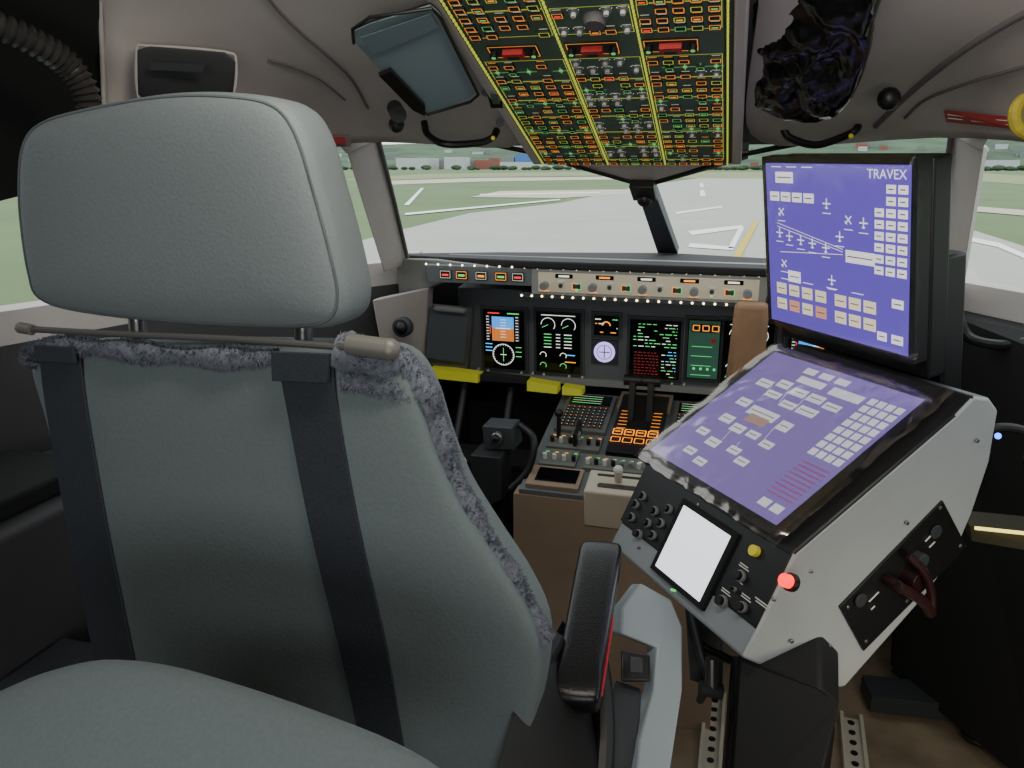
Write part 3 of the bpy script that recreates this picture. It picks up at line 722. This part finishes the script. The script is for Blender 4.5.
# =============== INSTRUCTOR STATION ===============
st=empty('instructor_station')
LT=D(775,352,1.64); LR=D(925,400,1.32); LB=D(660,455,1.55)
w_=(LR-LT).normalized(); mw=(LR-LT).length
vdir=((LB-LT)-w_*(LB-LT).dot(w_)).normalized(); mh=(LB-LT).length
LM=Panel(LT,w_,vdir)
SO=.055; EX=.405
sideP=LR+w_*SO
prof=[(968,425),(978,404),(990,398),(999,410),(990,462),(972,515),(955,555),(925,597),(845,688),(815,690),(770,670),(742,658),(757,630),(832,560)]
SPx=lambda x,y,o=0: onp(x,y,sideP,w_)+w_*o
pp=[SPx(x,y) for x,y in prof]
kk=LR+w_*SO-LM.n*.012; jj=LM.P(0,mh,0)+w_*(mw+SO)-LM.n*.012+vdir*.02
pp[0]=kk; pp[-1]=jj; pp[1]=kk-vdir*.045+LM.n*.006
cg=mat('console_lightgrey',(168,174,175),.5,nz=.03,ns=15)
cgd=mat('console_grey_edge',(135,141,145),.5)
b=MB()
n=len(pp); sides=[cgd]*n; sides[n-1]=black; sides[n-2]=black; sides[0]=black; sides[1]=black
b.prism(pp,-w_*EX,cg,mback=black,sides=sides)
b.done('console_housing',st,bevel=.006)
i_=pp[-2]; j_=pp[-1]
FP=Panel(j_-w_*EX,w_,(i_-j_)); FL=(i_-j_).length
b=MB()
FP.box(b,0.0,0.004,EX-.003,FL-.004,black,h=.004,h0=-.01)
s0=FP.hit(696,512);s1=FP.hit(742,542);s2=FP.hit(698,597);s3=FP.hit(652,562)
uu0=(s0[0]+s3[0])/2;uu1=(s1[0]+s2[0])/2;vv0=(s0[1]+s1[1])/2;vv1=(s2[1]+s3[1])/2
FP.box(b,uu0-.012,vv0-.01,uu1+.012,vv1+.01,matte,h=.010)
FP.box(b,uu0,vv0,uu1,vv1,mat('lcd_white',(225,232,240),.4,es=1.4),h=.0115)
for (x,y) in [(638,505),(645,497),(657,512),(650,524),(663,524),(671,510),(634,518),(641,535),(655,536)]:
    a,v=FP.hit(x,y); FP.disc(b,a,v,.009,greyk,h=.010,n=18); FP.disc(b,a,v,.0065,black,h=.018,n=16)
for (x,y,r) in [(743,577,.010),(725,602,.010),(745,608,.009),(737,590,.004)]:
    a,v=FP.hit(x,y); FP.disc(b,a,v,r,greyk,h=.010,n=18); FP.disc(b,a,v,r*.75,black,h=.018,n=16)
    FP.line(b,a-.014,v-.014,a+.010,v-.014,.0018,knobm,h=.005); FP.line(b,a-.014,v-.018,a+.006,v-.018,.0018,knobm,h=.005)
a,v=FP.hit(758,552); FP.disc(b,a,v,.009,yellowm,h=.014,n=18)
a,v=FP.hit(793,583); FP.disc(b,a,v,.014,black,h=.010,n=20); FP.disc(b,a,v,.0105,E('lampred',(255,22,14),3.0),h=.022,n=20)
FP.disc(b,*FP.hit(676,591),.0025,green,h=.012,n=8)
for (x,y) in [(640,548),(700,505),(775,600),(812,572)]:
    a,v=FP.hit(x,y); FP.disc(b,a,v,.003,steel,h=.006,n=8)
a,v=FP.hit(766,604); FP.line(b,a-.02,v,a+.014,v,.002,knobm,h=.005); FP.line(b,a-.016,v+.004,a+.010,v+.004,.002,knobm,h=.005)
b.done('control_face',st,bevel=.001)
b=MB()
quad=[SPx(838,606),SPx(941,500),SPx(965,546),SPx(862,650)]
b.prism([q+w_*.004 for q in quad],-w_*.008,black)
for x,y in [(846,606),(938,507),(958,545),(864,640),(905,522),(828,645),(905,600),(975,440),(790,640)]:
    p=SPx(x,y,.006); b.cyl(p-w_*.004,p,.0035,steel,10)
for k,(x,y) in enumerate([(857,598),(932,530)]):
    p=SPx(x,y,.006); b.cyl(p,p+w_*.004,.012,bezel,16)
for x0,y0,x1,y1 in [(866,600,876,590),(868,608,872,604),(922,540,930,532),(926,546,932,540)]:
    b.tube([SPx(x0,y0,.006),SPx(x1,y1,.006)],.0015,knobm,n=6)
hr=mat('handle_oxblood',(44,22,24),.3)
b.cyl(SPx(885,578,.0),SPx(885,578,.03),.010,hr)
b.tube(sm_open([SPx(880,576,.035),SPx(892,582,.042),SPx(902,590,.045),SPx(908,600,.045)]),.009,hr)
b.cyl(SPx(906,574,.0),SPx(906,574,.03),.018,hr,20); b.cyl(SPx(914,556,.0),SPx(914,556,.02),.012,bezel,20)
b.tube(sm_open([SPx(898,550,.02),SPx(906,562,.035),SPx(910,582,.042),SPx(908,600,.045)]),.007,hr)
b.done('side_breaker_panel',st,bevel=.0015)
b=MB()
legm=mat('leg_black',(12,12,14),.6)
b.prism([D(738,655,1.28),D(820,690,1.15),D(840,700,1.2),D(815,820,1.15),D(725,820,1.2)],V((.02,.22,0)),legm)
q=D(790,700,1.4); b.box((q.x-.1,q.y,0),(q.x+.08,q.y+.18,.5),legm)
b.done('support_column',st,bevel=.008)

def monitor(pn,W_,H_,bw,scr,th=.035):
    r=MB()
    pn.box(r,-bw,-bw,W_+bw,H_+bw,black,h=0,h0=-th); pn.box(r,0,0,W_,H_,scr,h=.001,h0=-.001)
    return r
blu=mat('screen_indigo',(80,66,165),.25,es=.9,ecol=(104,84,184))
blu2=mat('screen_indigo_washed',(110,98,165),.2,es=.6,ecol=(132,114,178))  # paler lower screen: the wash of reflections is put into its colour
ui=mat('ui_white',(235,235,235),.4,es=.85); ui2=mat('ui_grey',(205,208,215),.4,es=.6); uic=mat('ui_cream',(235,225,190),.4,es=.7); uio=mat('ui_peach',(225,165,130),.4,es=.6)
UT=D(766,163,1.60); UR=D(912,165,1.28); UB=D(778,320,1.69)
uw=(UR-UT).normalized(); UW=(UR-UT).length; uv=((UB-UT)-uw*(UB-UT).dot(uw)).normalized(); UH=(UB-UT).length
UM=Panel(UT,uw,uv)
r=monitor(UM,UW,UH,.012,blu,.03)
def fb(pn,mb,W_,H_,l,m,h=.0016,txt=None):
    for a,b_,c_,d in l:
        pn.box(mb,a*W_,b_*H_,c_*W_,d*H_,m,h=h,h0=.0)
        if txt: pn.line(mb,(a+.012)*W_,(b_+d)/2*H_,(c_-.012)*W_,(b_+d)/2*H_,.0022,txt,h=h+.0003)
tx=mat('ui_text',(120,112,140),.5,es=.3)
fb(UM,r,UW,UH,[(.08,.05,.22,.115)]+[(.03+.09*k,.17,.105+.09*k,.225) for k in range(4)],ui,txt=tx)
fb(UM,r,UW,UH,[(.79+.07*i,.10+.062*k,.845+.07*i,.145+.062*k) for i in range(3) for k in range(8) if not(i==0 and k<2)],ui,txt=tx)
fb(UM,r,UW,UH,[(.60,.47,.79,.54),(.16,.65,.26,.72)],ui,txt=tx)
fb(UM,r,UW,UH,[(.06+.105*k,.74,.14+.105*k,.81) for k in range(4)],uic,txt=tx)
fb(UM,r,UW,UH,[(.06+.105*k,.84,.14+.105*k,.91) for k in (1,3)],uio,txt=tx); fb(UM,r,UW,UH,[(.06+.105*k,.84,.14+.105*k,.91) for k in (0,2)],uic,txt=tx)
fb(UM,r,UW,UH,[(.52+.1*k,.74,.60+.1*k,.81) for k in range(3)]+[(.52+.1*k,.84,.60+.1*k,.91) for k in range(3)],uic,txt=tx)
fb(UM,r,UW,UH,[(.90,.70,.97,.75),(.90,.9,.97,.95),(.81,.9,.87,.95)],ui,txt=tx)
def plane_icon(pn,mb,a,v,s,m,rot=0):
    for dx,dy in ((0,1),(1,0)):
        c_,s_=cos(rot),sin(rot); x=dx*c_-dy*s_; y=dx*s_+dy*c_
        pn.line(mb,a-x*s,v-y*s,a+x*s,v+y*s,s*.24,m,h=.0018)
    x,y=-sin(rot)*s*.8,cos(rot)*s*.8
    pn.line(mb,a+x-cos(rot)*s*.4,v+y-sin(rot)*s*.4,a+x+cos(rot)*s*.4,v+y+sin(rot)*s*.4,s*.18,m,h=.0018)
for a,v,rt_ in [(.10,.42,0),(.18,.435,0),(.27,.45,0),(.36,.46,0),(.46,.475,0),(.12,.29,.8),(.13,.61,.8),(.47,.22,0),(.56,.40,0),(.62,.30,.8),(.72,.31,0),(.5,.66,0)]:
    plane_icon(UM,r,a*UW,v*UH,.010,ui,rt_)
    UM.line(r,(a-.03)*UW,(v+.055)*UH,(a+.03)*UW,(v+.055)*UH,.0016,ui,h=.0018)
UM.line(r,.08*UW,.36*UH,.58*UW,.47*UH,.0011,ui,h=.0018); UM.line(r,.08*UW,.38*UH,.58*UW,.485*UH,.0011,ui,h=.0018); UM.line(r,.1*UW,.54*UH,.58*UW,.50*UH,.0011,ui,h=.0018)
for k in range(4): UM.line(r,(.1+.18*k)*UW,.71*UH,(.18+.18*k)*UW,.71*UH,.0016,ui,h=.0018)
for k in range(3): UM.line(r,(.05+.12*k)*UW,.02*UH,(.13+.12*k)*UW,.02*UH,.0016,ui,h=.0018)
r.done('touch_monitor_screen',st,bevel=0)
UM.text('TRAVEX',UW*.86,.016,.023,ui,st,h=.002)
r=MB(); UM.box(r,-.012,-.008,UW+.014,UH+.05,black,h=-.031,h0=-.075)
UM.box(r,UW*.2,UH*.5,UW+.01,UH+.12,black,h=-.07,h0=-.12)
r.done('monitor_backing',st,bevel=.006)
r=monitor(LM,mw,mh,.018,blu2)
fb(LM,r,mw,mh,[(.30+.11*k,.04,.38+.11*k,.085) for k in range(3)]+[(.32,.11,.50,.16),(.55,.11,.75,.17)],ui2,.0016)
fb(LM,r,mw,mh,[(.12,.22,.22,.28),(.24,.18,.33,.24),(.36,.2,.46,.26),(.48,.2,.58,.26),(.60,.22,.70,.27),(.24,.28,.34,.33),(.38,.31,.48,.36),(.50,.30,.62,.36),(.14,.40,.23,.46),(.26,.42,.46,.49),(.50,.44,.58,.51),(.16,.55,.25,.61),(.28,.58,.37,.64),(.40,.58,.48,.63),(.52,.60,.60,.65),(.12,.70,.2,.75),(.24,.73,.33,.79),(.40,.72,.48,.77),(.50,.76,.58,.81),(.18,.85,.26,.90),(.30,.88,.38,.93)],ui2,.0016,tx)
fb(LM,r,mw,mh,[(.30,.48,.44,.54)],mat('ui_brown',(170,140,130),.4,es=.4),.002)
fb(LM,r,mw,mh,[(.78+.052*i,.10+.06*k,.82+.052*i,.145+.06*k) for i in range(4) for k in range(8)],ui2,.0016)
for k in range(9): LM.line(r,.80*mw,(.62+.03*k)*mh,.97*mw,(.62+.03*k)*mh,.002,mat('ui_red',(160,70,120),.4,es=.4),h=.0018)
fb(LM,r,mw,mh,[(.82,.9,.88,.95),(.9,.9,.96,.95)],ui2,.0016)
for a,v in [(.23,.25,),(.35,.24),(.47,.24),(.5,.5),(.3,.62),(.42,.68)]: LM.line(r,a*mw,v*mh,(a+.02)*mw,(v+.1)*mh,.0012,ui2,h=.0018)
r.done('touch_monitor_lower',st)
def film_mat(name,fac,bs,sc):
    pm=bpy.data.materials.new(name); pm.use_nodes=True; nt=pm.node_tree; nt.nodes.clear()
    o_=nt.nodes.new('ShaderNodeOutputMaterial'); mx=nt.nodes.new('ShaderNodeMixShader'); tr=nt.nodes.new('ShaderNodeBsdfTransparent'); gl=nt.nodes.new('ShaderNodeBsdfGlossy'); gl.inputs['Roughness'].default_value=.16
    nz=nt.nodes.new('ShaderNodeTexNoise'); nz.inputs['Scale'].default_value=sc; nz.inputs['Detail'].default_value=1.5; nz.inputs['Distortion'].default_value=1.5
    bp=nt.nodes.new('ShaderNodeBump'); bp.inputs['Strength'].default_value=bs; bp.inputs['Distance'].default_value=.02
    tc=nt.nodes.new('ShaderNodeTexCoord'); nt.links.new(tc.outputs['Object'],nz.inputs['Vector']); nt.links.new(nz.outputs['Fac'],bp.inputs['Height']); nt.links.new(bp.outputs['Normal'],gl.inputs['Normal'])
    mx.inputs[0].default_value=fac; gl.inputs['Color'].default_value=(.95,.86,.80,1)
    nt.links.new(tr.outputs[0],mx.inputs[1]); nt.links.new(gl.outputs[0],mx.inputs[2]); nt.links.new(mx.outputs[0],o_.inputs[0]); return pm
def film(pn,W_,H_,name,amp,ex,pm):
    r=MB(); N=60; rows=[]
    for i in range(N+1):
        row=[]
        for j in range(N+1):
            a=-ex+(W_+2*ex)*j/N; v=-ex+(H_+2*ex)*i/N
            ed=max(0,(abs(j/N-.5)-.42)/.08)**2+max(0,(abs(i/N-.5)-.42)/.08)**2
            jit=noise.noise(V((a*9,v*9,amp*100)))*amp+abs(noise.noise(V((a*30,v*12,3))))*amp*(.25+ed*.9)
            row.append(pn.P(a+noise.noise(V((i*.18,j*.18,1)))*.008*ed,v+noise.noise(V((i*.18,j*.18,7)))*.008*ed,.007+jit-ed*.008))
        rows.append(row)
    r.grid(rows,pm); r.done(name,st,smooth=180)
film(UM,UW,UH,'protective_film_upper',.002,.018,film_mat('clear_film_upper',.12,.25,7)); film(LM,mw,mh,'protective_film_lower',.006,.03,film_mat('clear_film_lower',.18,.35,7))

# =============== RIGHT SIDE / FLOOR ITEMS ===============
b=MB()
c0=D(1005,455,1.55); b.tube(sm_open([c0+V((-.05,0,0)),c0+V((-.03,0,.05)),c0+V((.03,0,.05)),c0+V((.06,0,0))]),.009,black); b.ball(c0+V((-.05,0,-.01)),.03,black); b.ball(c0+V((.06,0,-.01)),.03,black)
b.ball(D(998,436,1.5),.006,E('bluelamp',(60,110,255),5)); b.done('headset')
b=MB()
b.prism([D(970,526,1.6),D(1060,536,1.5),D(1060,556,1.5),D(972,541,1.6)],V((0,.08,0)),mat('shelf_olive',(60,57,38),.7)); b.tube([D(975,528,1.59),D(1060,537,1.49)],.0035,E('ledyellow',(240,220,110),2.2)); b.done('shelf_light')
b=MB(); b.tube(sm_open([D(958,318,1.85),D(970,338,1.85),D(1000,345,1.8),D(1030,342,1.75)]),.012,black); b.done('cable_bundle')
b=MB(); b.prism([(.80,2.25,CZ-.36),(1.05,1.85,CZ-.36),(1.17,1.3,CZ-.42),(1.17,1.3,.05),(1.05,1.85,.05),(.80,2.25,.05)],(-.05,-.05,0),matte); b.done('side_stowage',smooth=0)
def rail(name,a,b_):
    q=MB(); a=V(a); b_=V(b_); d=(b_-a).normalized(); s_=V((-d.y,d.x,0))*.022
    ra=mat('rail_alu',(200,194,178),.5,.2)
    for o in (-1,1): q.prism([a+s_*o*.9,a+s_*o*1.3,b_+s_*o*1.3,b_+s_*o*.9],(0,0,.03),ra)
    q.prism([a-s_,a+s_,b_+s_,b_-s_],(0,0,.012),ra)
    L=(b_-a).length; n=int(L/.04)
    for k in range(n): p=a+d*(.02+k*.04); q.cyl(p+V((0,0,.012)),p+V((0,0,.014)),.009,black,12)
    q.done(name)
a=atz(715,700,0);rail('floor_rail',a,atz(705,830,0)); rail('floor_rail.001',atz(850,722,0),atz(862,840,0))
b=MB()
b.tube(sm_open([D(690,610,1.5),D(700,650,1.5),D(708,680,1.5),D(700,700,1.6)]),.008,bezel); b.cyl(D(712,658,1.45),D(712,690,1.45),.012,steel); b.cyl(D(700,688,1.45),D(722,692,1.45),.014,bezel); b.tube(sm_open([D(688,600,1.6),D(696,640,1.55),D(730,660,1.5)]),.008,black)
b.prism([D(685,600,1.6),D(720,640,1.6),D(722,690,1.6),D(690,680,1.6)],V((0,.1,0)),bezel)
b.done('linkage_bracket')
b=MB()
b.prism([atz(860,690,.02),atz(960,700,.02),atz(955,722,.02),atz(870,712,.02)],(0,0,.05),bezel)
for k in range(3): b.tube(sm_open([atz(960+k*12,650,.03),atz(985,690+k*6,.03),atz(965+k*15,735,.03),atz(1040,760,.02)]),.009,black)
b.done('floor_cable_tray')

# =============== LIGHTS ===============
def area(name,loc,tgt,sx,sy,en,col):
    l=bpy.data.lights.new(name,'AREA'); l.shape='RECTANGLE'; l.size=sx; l.size_y=sy; l.energy=en; l.color=col
    o=bpy.data.objects.new(name,l); bpy.context.collection.objects.link(o); o.location=loc
    o.rotation_euler=(V(tgt)-V(loc)).to_track_quat('-Z','Y').to_euler()
area('cabin_light',(.0,-1.0,1.80),(-.2,1.0,1.5),1.4,.3,5.0,(1,.98,.96))
area('lining_fill_light',(.5,-1.2,1.1),(.2,1.0,1.95),1.0,.6,11.5,(1,.98,.96))  # added fill from behind, lightens the ceiling lining; no doorway is modelled
area('front_fill_light',(.1,.75,1.90),(.0,2.3,.9),.6,.2,8,(1,.93,.82))  # added fill for the front cockpit and panels, no lamp fitting there
area('floor_fill_light',(.85,.9,.75),(.55,1.4,0),.2,.2,2.0,(1,.9,.72))  # added low fill that brightens the floor at right
